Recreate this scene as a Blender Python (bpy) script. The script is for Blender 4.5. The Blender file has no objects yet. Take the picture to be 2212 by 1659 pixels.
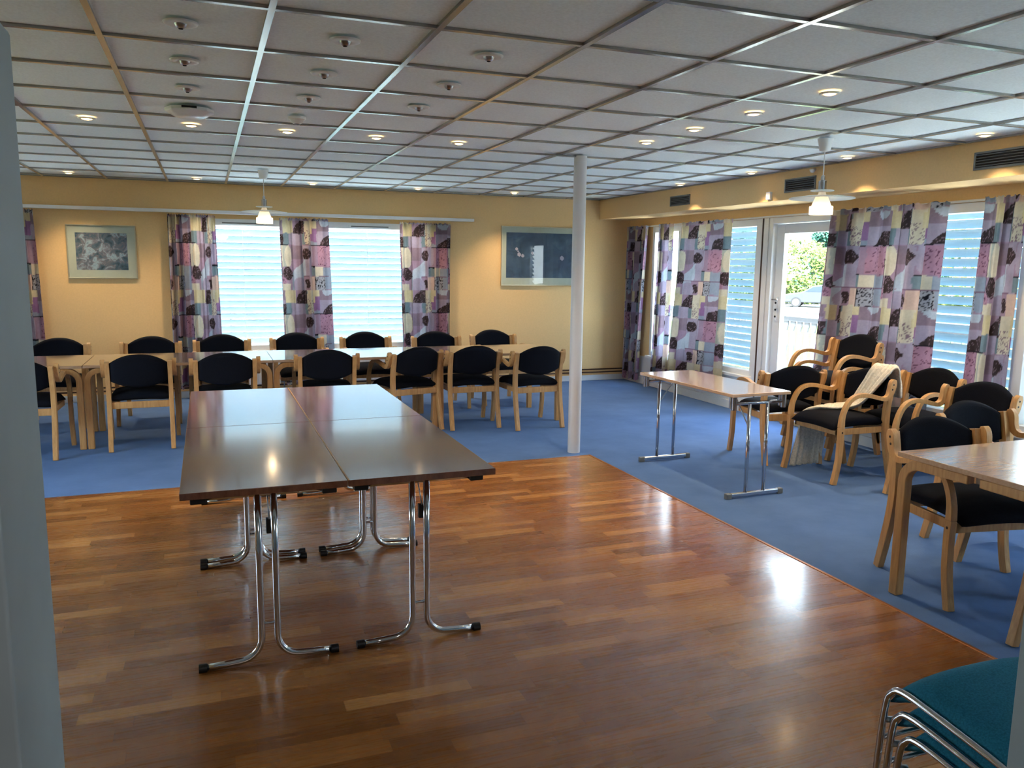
import bpy, bmesh, math, random
from mathutils import Vector, Matrix, noise
random.seed(7)
PI = math.pi
scene = bpy.context.scene
COL = scene.collection

# ------------------------------------------------------------------ camera, world, light, exposure
FPX = 1735.8
CAM_H = 1.547
cam_d = bpy.data.cameras.new('camera'); cam = bpy.data.objects.new('camera', cam_d); COL.objects.link(cam)
cam_d.sensor_fit = 'HORIZONTAL'; cam_d.sensor_width = 36.0; cam_d.lens = 36.0 * FPX / 2212.0
cam_d.clip_start = 0.02; cam_d.clip_end = 400
def cam_axes(yaw, pitch, roll):
    fw = Vector((math.sin(yaw)*math.cos(pitch), math.cos(yaw)*math.cos(pitch), math.sin(pitch)))
    r = Vector((math.cos(yaw), -math.sin(yaw), 0)); u = r.cross(fw)
    c, s = math.cos(roll), math.sin(roll)
    return c*r + s*u, -s*r + c*u, fw
_r, _u, _f = cam_axes(math.radians(20.780), math.radians(-8.400), math.radians(0.685))
cam.matrix_world = Matrix(((_r.x, _u.x, -_f.x, 0), (_r.y, _u.y, -_f.y, 0), (_r.z, _u.z, -_f.z, CAM_H), (0, 0, 0, 1)))
scene.camera = cam

scene.view_settings.view_transform = 'Standard'
scene.view_settings.look = 'None'
scene.view_settings.gamma = 1.0
scene.view_settings.use_curve_mapping = False
scene.view_settings.exposure = 1.05
scene.cycles.max_bounces = 12; scene.cycles.diffuse_bounces = 8; scene.cycles.transparent_max_bounces = 16
scene.cycles.use_denoising = True

SKY_STRENGTH = 9.0
SUN_STRENGTH = 50.0
world = bpy.data.worlds.new('sky'); scene.world = world; world.use_nodes = True
wn = world.node_tree; wn.nodes.clear()
_o = wn.nodes.new('ShaderNodeOutputWorld'); _b = wn.nodes.new('ShaderNodeBackground')
_g = wn.nodes.new('ShaderNodeTexCoord'); _s = wn.nodes.new('ShaderNodeSeparateXYZ'); _c = wn.nodes.new('ShaderNodeValToRGB')
wn.links.new(_g.outputs['Generated'], _s.inputs[0]); wn.links.new(_s.outputs['Z'], _c.inputs[0])
_c.color_ramp.elements[0].position = 0.0; _c.color_ramp.elements[0].color = (0.88, 0.95, 1.0, 1)
_c.color_ramp.elements[1].position = 0.7; _c.color_ramp.elements[1].color = (0.52, 0.73, 1.0, 1)
wn.links.new(_c.outputs[0], _b.inputs[0]); _b.inputs[1].default_value = SKY_STRENGTH
wn.links.new(_b.outputs[0], _o.inputs[0])

sun_d = bpy.data.lights.new('sun', 'SUN'); sun = bpy.data.objects.new('sun', sun_d); COL.objects.link(sun)
sun_d.energy = SUN_STRENGTH; sun_d.angle = math.radians(1.0); sun_d.color = (1.0, 0.97, 0.93)
_d = Vector((0.30, 0.50, -0.85)).normalized()          # direction the sunlight travels
sun.rotation_euler = _d.to_track_quat('-Z', 'Y').to_euler(); sun.location = (-6, -12, 18)
# daylight portals: they only steer the sampling of the sky through the openings
def portal(loc, w, h, normal):
    l = bpy.data.lights.new('window_portal', 'AREA'); l.shape = 'RECTANGLE'; l.size = w; l.size_y = h
    l.cycles.is_portal = True
    o = bpy.data.objects.new('window_portal', l); COL.objects.link(o); o.location = loc
    o.rotation_euler = Vector(normal).to_track_quat('-Z', 'Z').to_euler()
portal((0.5, 10.02, 1.28), 1.4, 1.6, (0, -1, 0)); portal((1.85, 10.02, 1.28), 1.5, 1.6, (0, -1, 0)); portal((-2.6, 10.02, 1.28), 1.6, 1.6, (0, -1, 0))
portal((5.62, 8.1, 1.22), 2.2, 1.75, (-1, 0, 0)); portal((5.62, 6.4, 1.1), 0.95, 2.05, (-1, 0, 0))
ADDED_LWIN = [(4.3, 6.1)]  # unseen left-wall window, added to bring more daylight into the room
for _a, _b2 in ADDED_LWIN: portal((-3.45, (_a+_b2)/2, 1.4), 1.9, 1.35, (1, 0, 0))
portal((5.62, 4.35, 1.22), 2.95, 1.75, (-1, 0, 0)); portal((5.62, 1.8, 1.22), 1.95, 1.75, (-1, 0, 0))

# ------------------------------------------------------------------ room numbers
CZ = 2.414; BY = 9.83; RX = 5.42; LX = -3.25; FY = 0.70
SOFX = 4.95; SOFZ = 2.165

def lin(c):
    return tuple(((v/255)/12.92 if v/255 <= 0.04045 else (((v/255)+0.055)/1.055)**2.4) for v in c)

# ------------------------------------------------------------------ materials
def newmat(name):
    m = bpy.data.materials.new(name); m.use_nodes = True
    nt = m.node_tree; nt.nodes.clear()
    out = nt.nodes.new('ShaderNodeOutputMaterial')
    return m, nt, out
def pbsdf(nt, out, col=None, rough=0.5, metal=0.0, spec=0.5):
    b = nt.nodes.new('ShaderNodeBsdfPrincipled')
    if col is not None: b.inputs['Base Color'].default_value = (*col, 1)
    b.inputs['Roughness'].default_value = rough; b.inputs['Metallic'].default_value = metal
    b.inputs['Specular IOR Level'].default_value = spec
    nt.links.new(b.outputs[0], out.inputs[0]); return b
def noise_node(nt, scale, detail=3, vec=None, rough=0.5):
    n = nt.nodes.new('ShaderNodeTexNoise'); n.inputs['Scale'].default_value = scale; n.inputs['Detail'].default_value = detail
    n.inputs['Roughness'].default_value = rough
    if vec is not None: nt.links.new(vec, n.inputs['Vector'])
    return n
def ramp(nt, fac, stops):
    r = nt.nodes.new('ShaderNodeValToRGB'); els = r.color_ramp.elements
    while len(els) < len(stops): els.new(0.5)
    for e, (p, c) in zip(els, stops): e.position = p; e.color = (*c, 1)
    nt.links.new(fac, r.inputs[0]); return r
def coords(nt, kind='Object', scale=(1, 1, 1)):
    t = nt.nodes.new('ShaderNodeTexCoord'); mp = nt.nodes.new('ShaderNodeMapping')
    mp.inputs['Scale'].default_value = scale; nt.links.new(t.outputs[kind], mp.inputs['Vector']); return mp.outputs[0]
def bump(nt, b, h, strength, dist=0.002):
    n = nt.nodes.new('ShaderNodeBump'); n.inputs['Strength'].default_value = strength; n.inputs['Distance'].default_value = dist
    nt.links.new(h, n.inputs['Height']); nt.links.new(n.outputs[0], b.inputs['Normal'])
def simple(name, rgb, rough=0.5, metal=0.0, spec=0.5, var=0.06, scale=30, bmp=0.0):
    m, nt, out = newmat(name); c = lin(rgb); b = pbsdf(nt, out, c, rough, metal, spec)
    if var or bmp:
        v = coords(nt); n = noise_node(nt, scale, 4, v)
        r = ramp(nt, n.outputs[0], [(0.3, tuple(x*(1-var) for x in c)), (0.7, tuple(min(1, x*(1+var)) for x in c))])
        nt.links.new(r.outputs[0], b.inputs['Base Color'])
        if bmp: bump(nt, b, n.outputs[0], bmp)
    return m
def emissive(name, rgb, strength):
    m, nt, out = newmat(name); e = nt.nodes.new('ShaderNodeEmission'); e.inputs[0].default_value = (*rgb, 1)
    e.inputs[1].default_value = strength; nt.links.new(e.outputs[0], out.inputs[0]); return m
def woodmat(name, dark, light, rough=0.4, axis=(1, 1, 12), spec=0.5, sc=6):
    m, nt, out = newmat(name); b = pbsdf(nt, out, None, rough, 0, spec)
    v = coords(nt, 'Object', axis); n = noise_node(nt, sc, 5, v, 0.6)
    r = ramp(nt, n.outputs[0], [(0.3, lin(dark)), (0.72, lin(light))]); nt.links.new(r.outputs[0], b.inputs['Base Color'])
    bump(nt, b, n.outputs[0], 0.03 if spec < 0.6 else 0.004, 0.0006)
    if spec > 0.6: b.inputs['Coat Weight'].default_value = 1.0; b.inputs['Coat Roughness'].default_value = 0.09; b.inputs['Coat IOR'].default_value = 1.42
    return m

M = {}
M['wall'] = simple('yellow_wallpaper', (228, 193, 140), 0.75, spec=0.25, var=0.03, scale=60, bmp=0.08)
M['white'] = simple('white_paint', (225, 226, 226), 0.45, var=0.02, scale=12)
M['gloss_white'] = simple('white_gloss_paint', (228, 230, 232), 0.3, var=0.02, scale=8)
M['jamb'] = simple('grey_door_paint', (150, 165, 172), 0.6, var=0.05, scale=14, bmp=0.05)
M['tile'] = simple('mineral_ceiling_tile', (230, 240, 244), 0.9, spec=0.1, var=0.06, scale=90, bmp=0.15)
M['tbar'] = simple('ceiling_grid_metal', (164, 162, 158), 0.2, metal=0.6, var=0.0)
M['hall'] = simple('hall_paint', (150, 150, 150), 0.8, var=0.03)
M['beech'] = woodmat('beech_laminate', (188, 138, 84), (214, 166, 108), 0.38, (14, 14, 1.5), sc=5)
M['beech_top'] = woodmat('beech_tabletop', (190, 152, 118), (206, 172, 142), 0.2, (2, 14, 14), spec=0.7, sc=5)
M['walnut'] = woodmat('mahogany_tabletop', (110, 66, 48), (134, 84, 62), 0.2, (14, 1.5, 4), spec=0.7, sc=5)
M['fabric'] = simple('black_navy_wool', (11, 14, 24), 0.95, spec=0.2, var=0.35, scale=260, bmp=0.3)
M['teal'] = simple('teal_wool', (38, 112, 138), 0.95, spec=0.2, var=0.25, scale=240, bmp=0.3)
M['chrome'] = simple('chrome', (205, 207, 212), 0.12, metal=1.0, var=0)
M['steel'] = simple('brushed_steel', (170, 172, 175), 0.3, metal=1.0, var=0)
M['blackp'] = simple('black_plastic', (16, 16, 18), 0.45, var=0)
M['bolt'] = simple('dark_bolt', (34, 22, 14), 0.5, var=0)
M['dark'] = simple('dark_gap', (18, 18, 18), 0.8, var=0)
M['grey'] = simple('grey_metal', (120, 122, 122), 0.4, metal=0.3, var=0)
M['pillar'] = simple('white_steel_column', (214, 216, 222), 0.35, var=0.02, scale=5)
M['pipe'] = simple('brown_heating_pipe', (70, 44, 34), 0.4, var=0.05)
M['knit'] = simple('cream_knit', (236, 226, 208), 0.95, spec=0.1, var=0.16, scale=70, bmp=0.8)
M['brass'] = simple('copper_strip', (176, 112, 66), 0.35, metal=0.7, var=0.05)
M['silver'] = simple('silver_frame', (196, 186, 160), 0.3, metal=0.8, var=0)
M['mat'] = simple('picture_mount', (190, 186, 172), 0.8, var=0.02)
M['bulb'] = emissive('warm_lamp_glow', (1.0, 0.60, 0.25), 1.3)
M['led'] = emissive('warm_spot_glow', (1.0, 0.60, 0.22), 6.0)

def glassmat(name, gloss=0.08, tint=(0.96, 1, 1), rough=0.0):
    m, nt, out = newmat(name)
    t = nt.nodes.new('ShaderNodeBsdfTransparent'); t.inputs[0].default_value = (*tint, 1)
    g = nt.nodes.new('ShaderNodeBsdfGlossy'); g.inputs['Roughness'].default_value = rough
    f = nt.nodes.new('ShaderNodeFresnel'); f.inputs[0].default_value = 1.45
    mx = nt.nodes.new('ShaderNodeMixShader')
    ge = nt.nodes.new('ShaderNodeNewGeometry'); k = nt.nodes.new('ShaderNodeMath'); k.operation = 'MULTIPLY_ADD'
    k.inputs[1].default_value = -1.0; k.inputs[2].default_value = 1.0; nt.links.new(ge.outputs['Backfacing'], k.inputs[0])
    k2 = nt.nodes.new('ShaderNodeMath'); k2.operation = 'MULTIPLY'; nt.links.new(k.outputs[0], k2.inputs[0]); nt.links.new(f.outputs[0], k2.inputs[1])
    nt.links.new(k2.outputs[0], mx.inputs[0]); nt.links.new(t.outputs[0], mx.inputs[1]); nt.links.new(g.outputs[0], mx.inputs[2])
    nt.links.new(mx.outputs[0], out.inputs[0]); return m
M['glass'] = glassmat('window_glass')
def frosted(name, col, e=0.0):
    m, nt, out = newmat(name)
    b = nt.nodes.new('ShaderNodeBsdfDiffuse'); b.inputs[0].default_value = (*col, 1)
    t = nt.nodes.new('ShaderNodeBsdfTranslucent'); t.inputs[0].default_value = (*col, 1)
    g = nt.nodes.new('ShaderNodeBsdfTransparent')
    a = nt.nodes.new('ShaderNodeMixShader'); a.inputs[0].default_value = 0.6
    c = nt.nodes.new('ShaderNodeMixShader'); c.inputs[0].default_value = 0.2
    nt.links.new(b.outputs[0], a.inputs[1]); nt.links.new(t.outputs[0], a.inputs[2])
    nt.links.new(a.outputs[0], c.inputs[1]); nt.links.new(g.outputs[0], c.inputs[2]); nt.links.new(c.outputs[0], out.inputs[0]); return m
M['frost'] = frosted('frosted_lamp_glass', (0.85, 0.9, 0.92))
def slatmat(name, rgb, tr, k):
    m, nt, out = newmat(name)
    b = pbsdf(nt, out, lin(rgb), 0.4)
    t = nt.nodes.new('ShaderNodeBsdfTranslucent'); t.inputs[0].default_value = (*tr, 1)
    mx = nt.nodes.new('ShaderNodeMixShader'); mx.inputs[0].default_value = k
    nt.links.new(b.outputs[0], mx.inputs[1]); nt.links.new(t.outputs[0], mx.inputs[2]); nt.links.new(mx.outputs[0], out.inputs[0]); return m
M['slat'] = slatmat('white_blind_slat', (190, 202, 208), (0.62, 0.74, 0.80), 0.30)
M['slat_shaded'] = slatmat('shaded_blind_slat', (150, 172, 184), (0.46, 0.62, 0.70), 0.16)  # same white slat, with the shade of the unsunlit side put into its colour
def curtainmat():
    m, nt, out = newmat('patchwork_curtain_print')
    a = nt.nodes.new('ShaderNodeVertexColor'); a.layer_name = 'print'
    v = coords(nt, 'Object', (1, 1, 1)); n = noise_node(nt, 45, 3, v)
    mxc = nt.nodes.new('ShaderNodeMix'); mxc.data_type = 'RGBA'; mxc.blend_type = 'MULTIPLY'; mxc.inputs[0].default_value = 0.5
    r = ramp(nt, n.outputs[0], [(0.3, (0.8, 0.8, 0.83)), (0.65, (1, 1, 1))])
    nt.links.new(a.outputs[0], mxc.inputs[6]); nt.links.new(r.outputs[0], mxc.inputs[7])
    d = nt.nodes.new('ShaderNodeBsdfDiffuse'); t = nt.nodes.new('ShaderNodeBsdfTranslucent')
    nt.links.new(mxc.outputs[2], d.inputs[0]); nt.links.new(mxc.outputs[2], t.inputs[0])
    mx = nt.nodes.new('ShaderNodeMixShader'); mx.inputs[0].default_value = 0.22
    nt.links.new(d.outputs[0], mx.inputs[1]); nt.links.new(t.outputs[0], mx.inputs[2]); nt.links.new(mx.outputs[0], out.inputs[0]); return m
M['curtain'] = curtainmat()

def carpetmat():
    m, nt, out = newmat('blue_carpet'); b = pbsdf(nt, out, None, 0.85, 0, 0.15); b.inputs['Sheen Weight'].default_value = 0.12; b.inputs['Sheen Tint'].default_value = (0.35, 0.6, 1, 1)
    v = coords(nt); n1 = noise_node(nt, 1.6, 5, v, 0.65); n2 = noise_node(nt, 350, 2, v)
    mx = nt.nodes.new('ShaderNodeMath'); mx.operation = 'MULTIPLY_ADD'; mx.inputs[1].default_value = 0.35
    nt.links.new(n2.outputs[0], mx.inputs[0]); nt.links.new(n1.outputs[0], mx.inputs[2])
    r = ramp(nt, mx.outputs[0], [(0.45, lin((68, 96, 142))), (0.85, lin((88, 118, 168)))])
    nt.links.new(r.outputs[0], b.inputs['Base Color']); bump(nt, b, n2.outputs[0], 0.4, 0.003); return m
M['carpet'] = carpetmat()
def parquet():
    m, nt, out = newmat('oak_parquet'); b = pbsdf(nt, out, None, 0.27, 0, 0.5); b.inputs['Coat Weight'].default_value = 0.6; b.inputs['Coat Roughness'].default_value = 0.14
    N = nt.nodes.new; L = nt.links.new
    tc = N('ShaderNodeTexCoord'); sp = N('ShaderNodeSeparateXYZ'); L(tc.outputs['Object'], sp.inputs[0])
    def math_(op, a, bb=None):
        n = N('ShaderNodeMath'); n.operation = op
        for i, x in enumerate((a, bb)):
            if x is None: continue
            if isinstance(x, (int, float)): n.inputs[i].default_value = x
            else: L(x, n.inputs[i])
        return n.outputs[0]
    yr = math_('DIVIDE', sp.outputs['Y'], 0.071); row = math_('FLOOR', yr); fy = math_('FRACT', yr)
    wn1 = N('ShaderNodeTexWhiteNoise'); wn1.noise_dimensions = '1D'; L(row, wn1.inputs['W'])
    xo = math_('ADD', math_('DIVIDE', sp.outputs['X'], 0.46), math_('MULTIPLY', wn1.outputs[0], 7.0))
    cl = math_('FLOOR', xo); fx = math_('FRACT', xo)
    cb = N('ShaderNodeCombineXYZ'); L(cl, cb.inputs[0]); L(row, cb.inputs[1])
    wn2 = N('ShaderNodeTexWhiteNoise'); wn2.noise_dimensions = '2D'; L(cb.outputs[0], wn2.inputs['Vector'])
    base = ramp(nt, wn2.outputs[0], [(0.0, lin((128, 78, 34))), (0.35, lin((146, 92, 42))), (0.75, lin((158, 102, 49))), (1.0, lin((186, 132, 74)))])
    mp = N('ShaderNodeMapping'); mp.inputs['Scale'].default_value = (2.5, 55, 1); L(tc.outputs['Object'], mp.inputs[0])
    ad = N('ShaderNodeVectorMath'); ad.operation = 'ADD'; L(mp.outputs[0], ad.inputs[0]); L(wn2.outputs[1], ad.inputs[1])
    gr = noise_node(nt, 1.6, 5, ad.outputs[0], 0.65)
    gm = ramp(nt, gr.outputs[0], [(0.25, (0.80, 0.78, 0.76)), (0.7, (1.04, 1.03, 1.02))])
    mx = N('ShaderNodeMix'); mx.data_type = 'RGBA'; mx.blend_type = 'MULTIPLY'; mx.inputs[0].default_value = 1.0
    L(base.outputs[0], mx.inputs[6]); L(gm.outputs[0], mx.inputs[7])
    gy = math_('LESS_THAN', fy, 0.022); gx = math_('LESS_THAN', fx, 0.004); gg = math_('MAXIMUM', gy, gx)
    m2 = N('ShaderNodeMix'); m2.data_type = 'RGBA'; m2.blend_type = 'MULTIPLY'
    L(math_('MULTIPLY', gg, 0.45), m2.inputs[0]); L(mx.outputs[2], m2.inputs[6]); m2.inputs[7].default_value = (0.2, 0.13, 0.08, 1)
    L(m2.outputs[2], b.inputs['Base Color'])
    rr = ramp(nt, gr.outputs[0], [(0.2, (0.33,)*3), (0.8, (0.23,)*3)]); L(rr.outputs[0], b.inputs['Roughness'])
    bump(nt, b, gr.outputs[0], 0.12, 0.0008); return m
M['parquet'] = parquet()
def artmat(name, stops, sc, dist=2.0):
    m, nt, out = newmat(name); b = pbsdf(nt, out, None, 0.6)
    v = coords(nt, 'Object', (1, 1, 1)); n = noise_node(nt, sc, 5, v, 0.6); n.inputs['Distortion'].default_value = dist
    r = ramp(nt, n.outputs[0], [(p, lin(c)) for p, c in stops]); nt.links.new(r.outputs[0], b.inputs['Base Color']); return m
M['art1'] = artmat('loose_painted_scene', [(0.30, (38, 52, 66)), (0.44, (74, 94, 114)), (0.52, (116, 106, 118)), (0.6, (156, 170, 188)), (0.72, (86, 106, 130))], 11, 0.6)
M['art2'] = artmat('dark_blue_painting', [(0.3, (40, 54, 76)), (0.6, (62, 80, 106)), (0.8, (92, 108, 128))], 5, 1.0)

# ------------------------------------------------------------------ mesh builder
class MB:
    def __init__(s): s.v = []; s.f = []
    def add(s, vs, fs):
        k = len(s.v); s.v += [tuple(p) for p in vs]; s.f += [tuple(i+k for i in f) for f in fs]; return s
    def box(s, x0, x1, y0, y1, z0, z1, rot=None, about=None):
        vs = [Vector((x, y, z)) for z in (z0, z1) for x, y in ((x0, y0), (x1, y0), (x1, y1), (x0, y1))]
        if rot is not None:
            c = Vector(about) if about else Vector(((x0+x1)/2, (y0+y1)/2, (z0+z1)/2)); vs = [rot @ (p-c) + c for p in vs]
        return s.add(vs, [(3, 2, 1, 0), (4, 5, 6, 7), (0, 1, 5, 4), (1, 2, 6, 5), (2, 3, 7, 6), (3, 0, 4, 7)])
    def tube(s, path, r, n=12, cap=True):
        P = [Vector(p) for p in path]; R = r if isinstance(r, (list, tuple)) else [r]*len(P)
        prev = None; rings = []
        for i, p in enumerate(P):
            t = (P[min(i+1, len(P)-1)] - P[max(i-1, 0)]).normalized()
            if prev is None:
                a = Vector((0, 0, 1)) if abs(t.z) < 0.9 else Vector((1, 0, 0)); nrm = t.cross(a).normalized()
            else:
                nrm = (prev - t*prev.dot(t)).normalized()
            prev = nrm; b = t.cross(nrm)
            rings.append([p + (nrm*math.cos(2*PI*k/n) + b*math.sin(2*PI*k/n))*R[i] for k in range(n)])
        vs = [q for rg in rings for q in rg]; fs = []
        for i in range(len(P)-1):
            for k in range(n): fs.append((i*n+k, i*n+(k+1) % n, (i+1)*n+(k+1) % n, (i+1)*n+k))
        if cap: fs.append(tuple(range(n))[::-1]); fs.append(tuple((len(P)-1)*n+k for k in range(n)))
        return s.add(vs, fs)
    def lathe(s, prof, c=(0, 0, 0), n=32, cap=False):
        vs = []; fs = []
        for r, z in prof:
            for k in range(n): vs.append((c[0]+r*math.cos(2*PI*k/n), c[1]+r*math.sin(2*PI*k/n), c[2]+z))
        for i in range(len(prof)-1):
            for k in range(n): fs.append((i*n+k, i*n+(k+1) % n, (i+1)*n+(k+1) % n, (i+1)*n+k))
        if cap: fs.append(tuple(range(n))[::-1]); fs.append(tuple((len(prof)-1)*n+k for k in range(n)))
        return s.add(vs, fs)
    def ribbon(s, path, xc, w, ts):
        """bent laminate: path of (y, z) in the side plane, lateral centre xc, lateral width w, in-plane thickness ts"""
        n = len(path); vs = []; fs = []
        for i, (y, z) in enumerate(path):
            a = Vector(path[max(i-1, 0)]); b = Vector(path[min(i+1, n-1)]); t = (b-a).normalized(); nn = Vector((-t.y, t.x))
            h = (ts[i] if isinstance(ts, list) else ts)/2
            for sx, sn in ((-1, -1), (1, -1), (1, 1), (-1, 1)):
                vs.append((xc + sx*w/2, y + nn.x*h*sn, z + nn.y*h*sn))
        for i in range(n-1):
            for k in range(4): fs.append((i*4+k, i*4+(k+1) % 4, (i+1)*4+(k+1) % 4, (i+1)*4+k))
        fs += [(3, 2, 1, 0), tuple((n-1)*4+k for k in range(4))]
        return s.add(vs, fs)
    def pillow(s, surf, nu, nv, T, p=6.0, two=1.0):
        """closed cushion over surf(u,v)->(pos, normal), thickness T fading to a rounded rim"""
        fr = []; bk = []
        for j in range(nv+1):
            for i in range(nu+1):
                u, v = i/nu, j/nv; pos, nr = surf(u, v)
                k = (max(0, 1-abs(2*u-1)**p) * max(0, 1-abs(2*v-1)**p))**0.5
                fr.append(Vector(pos) + Vector(nr)*T*0.5*k); bk.append(Vector(pos) - Vector(nr)*T*0.5*k*two)
        W = nu+1; n = W*(nv+1); fs = []
        for j in range(nv):
            for i in range(nu):
                a, b, c, d = j*W+i, j*W+i+1, (j+1)*W+i+1, (j+1)*W+i
                fs.append((a, b, c, d)); fs.append((n+a, n+d, n+c, n+b))
        s.add(fr+bk, fs); s.weld = True
        return s
    weld = False
    def build(s, name, m, parent=None, smooth=False, bev=0.0, seg=2, angle=None, label=None):
        me = bpy.data.meshes.new(name); me.from_pydata(s.v, [], s.f)
        bm = bmesh.new(); bm.from_mesh(me)
        if s.weld: bmesh.ops.remove_doubles(bm, verts=bm.verts, dist=1e-5)
        bmesh.ops.recalc_face_normals(bm, faces=bm.faces); bm.to_mesh(me); bm.free()
        me.materials.append(m if not isinstance(m, str) else M[m])
        if smooth or bev:
            for p in me.polygons: p.use_smooth = True
        o = bpy.data.objects.new(name, me); COL.objects.link(o)
        if bev:
            b = o.modifiers.new('bevel', 'BEVEL'); b.width = bev; b.segments = seg; b.limit_method = 'ANGLE'; b.angle_limit = 0.6
            b.harden_normals = True
        elif smooth and angle:
            for e in me.edges: pass
            md = o.modifiers.new('split', 'EDGE_SPLIT'); md.split_angle = angle
        if parent is not None: o.parent = parent
        if label: o['label'] = label
        return o

def spline(pts, n=6):
    P = [Vector(p) for p in pts]; out = []
    for i in range(len(P)-1):
        a = P[i-1] if i else 2*P[0]-P[1]; b, c = P[i], P[i+1]; d = P[i+2] if i+2 < len(P) else 2*P[-1]-P[-2]
        for k in range(n):
            t = k/n
            out.append(0.5*((2*b) + (c-a)*t + (2*a-5*b+4*c-d)*t*t + (3*b-a-3*c+d)*t**3))
    out.append(P[-1]); return out
def empty(name, loc=(0, 0, 0), rz=0.0):
    o = bpy.data.objects.new(name, None); COL.objects.link(o); o.location = loc; o.rotation_euler = (0, 0, rz); o.empty_display_size = 0.1
    return o
def tag(o, label, cat=None, group=None, kind=None):
    if label: o['label'] = label
    if cat: o['category'] = cat
    if group: o['group'] = group
    if kind: o['kind'] = kind
    return o
def struct(o): o['kind'] = 'structure'; return o
KIDS = {}
def kids(o): return [c for c in bpy.data.objects if c.parent == o]
def copy_tree(o, parent=None):
    c = o.copy(); COL.objects.link(c)
    if parent is not None: c.parent = parent
    for ch in kids(o):
        copy_tree(ch, c)
    return c

# ------------------------------------------------------------------ ROOM SHELL
def wall_with_holes(name, along, plane, thick, a0, a1, z0, z1, holes, m):
    """wall slab on plane (x or y), along the other axis, rectangular holes (h0,h1,zz0,zz1)"""
    mb = MB(); cuts = sorted({a0, a1, *[h[0] for h in holes], *[h[1] for h in holes]})
    for p, q in zip(cuts, cuts[1:]):
        hs = [h for h in holes if h[0] <= p and h[1] >= q]
        segs = [(z0, z1)]
        for h in hs:
            ns = []
            for s0, s1 in segs:
                if h[2] > s0: ns.append((s0, min(s1, h[2])))
                if h[3] < s1: ns.append((max(s0, h[3]), s1))
            segs = ns
        for s0, s1 in segs:
            if s1-s0 < 1e-4: continue
            if along == 'x': mb.box(p, q, plane, plane+thick, s0, s1)
            else: mb.box(plane, plane+thick, p, q, s0, s1)
    return struct(mb.build(name, m))

floor = struct(MB().box(LX-0.1, RX+0.12, FY-0.15, BY+0.15, -0.15, 0.0).build('floor', 'carpet'))
WX, WY = 2.894, 5.814
wood = MB().box(LX, WX, FY-0.14, WY, 0.0005, 0.006).build('wood_floor', 'parquet', floor); struct(wood)
MB().box(WX, WX+0.018, FY, WY+0.018, 0.0005, 0.009).build('edge_strip', 'brass', floor, bev=0.002)
MB().box(LX, WX, WY, WY+0.018, 0.0005, 0.008).build('edge_strip', 'walnut', floor, bev=0.002)

ceil = struct(MB().box(LX-0.1, RX+0.1, FY-0.15, BY+0.1, CZ+0.012, CZ+0.1).build('ceiling', 'tile'))
g = MB(); XL = [-0.949+0.6*i for i in range(-3, 10)]; YL = [3.055+0.6*j for j in range(-3, 12)]
for x in XL: g.box(x-0.012, x+0.012, FY, BY, CZ-0.001, CZ+0.02)
for y in YL: g.box(LX, SOFX, y-0.012, y+0.012, CZ, CZ+0.02)
g.box(SOFX-0.025, SOFX, FY, BY, CZ-0.001, CZ+0.02); g.box(LX, SOFX, BY-0.025, BY, CZ-0.001, CZ+0.02)
struct(g.build('ceiling_grid', 'tbar', ceil))

ZB0, ZB1 = 0.53, 2.03     # back windows
BW = [(-3.15, -1.95), (-0.20, 1.04), (1.14, 2.60)]
wall_with_holes('wall_back', 'x', BY, 0.14, LX-0.1, RX+0.12, 0, CZ+0.1, [(a, b, ZB0, ZB1) for a, b in BW], 'wall')
ZR0, ZR1 = 0.40, 2.055
RW = [(7.04, 9.20), (2.90, 5.80), (0.85, 2.75)]; DR = (5.93, 6.88)
wr = wall_with_holes('wall_right', 'y', RX, 0.12, FY-0.15, BY+0.14, 0, CZ+0.1, [(a, b, ZR0, ZR1) for a, b in RW] + [(DR[0], DR[1], 0.04, ZR1)], 'wall')
wall_with_holes('wall_left', 'y', LX-0.12, 0.12, FY-0.15, BY+0.14, 0, CZ+0.1, [(a, b, 0.75, 2.08) for a, b in ADDED_LWIN], 'wall')
# soffit box along the window wall
struct(MB().box(SOFX, RX+0.001, FY, BY+0.001, SOFZ, CZ+0.03).build('wall_soffit', 'wall'))
# white paint below the window sills of the right wall
for a, b in RW:
    pass
struct(MB().box(RX-0.012, RX, DR[1]+0.01, BY, 0, ZR0-0.03).box(RX-0.012, RX, FY, DR[0]-0.01, 0, ZR0-0.03).build('trim_1', 'white'))
struct(MB().box(RX-0.03, RX, DR[1]+0.01, BY, 0, 0.09).box(RX-0.03, RX, FY, DR[0]-0.01, 0, 0.09).build('baseboard_right', 'white', bev=0.004))
struct(MB().box(LX, RX, BY-0.016, BY, 0, 0.075).build('baseboard_back', 'white', bev=0.003))
struct(MB().box(LX, LX+0.016, FY, BY, 0, 0.075).build('baseboard_left', 'white', bev=0.003))
# partition between this room and the hall behind the camera, with its opening
JL, JR = -0.134, 1.009
fw = MB(); fw.box(LX-0.1, JL, FY-0.12, FY, 0, CZ+0.1); fw.box(JR, RX+0.12, FY-0.12, FY, 0, CZ+0.1); fw.box(JL, JR, FY-0.12, FY, 2.12, CZ+0.1)
struct(fw.build('wall_front', 'jamb'))
struct(MB().box(JL-0.10, JL+0.007, FY-0.13, FY+0.012, 0, 1.712).build('trim_2', 'jamb', bev=0.003))
struct(MB().box(JR-0.002, JR+0.09, FY-0.13, FY+0.012, 0, 2.12).build('trim_3', 'jamb', bev=0.003))
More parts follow.
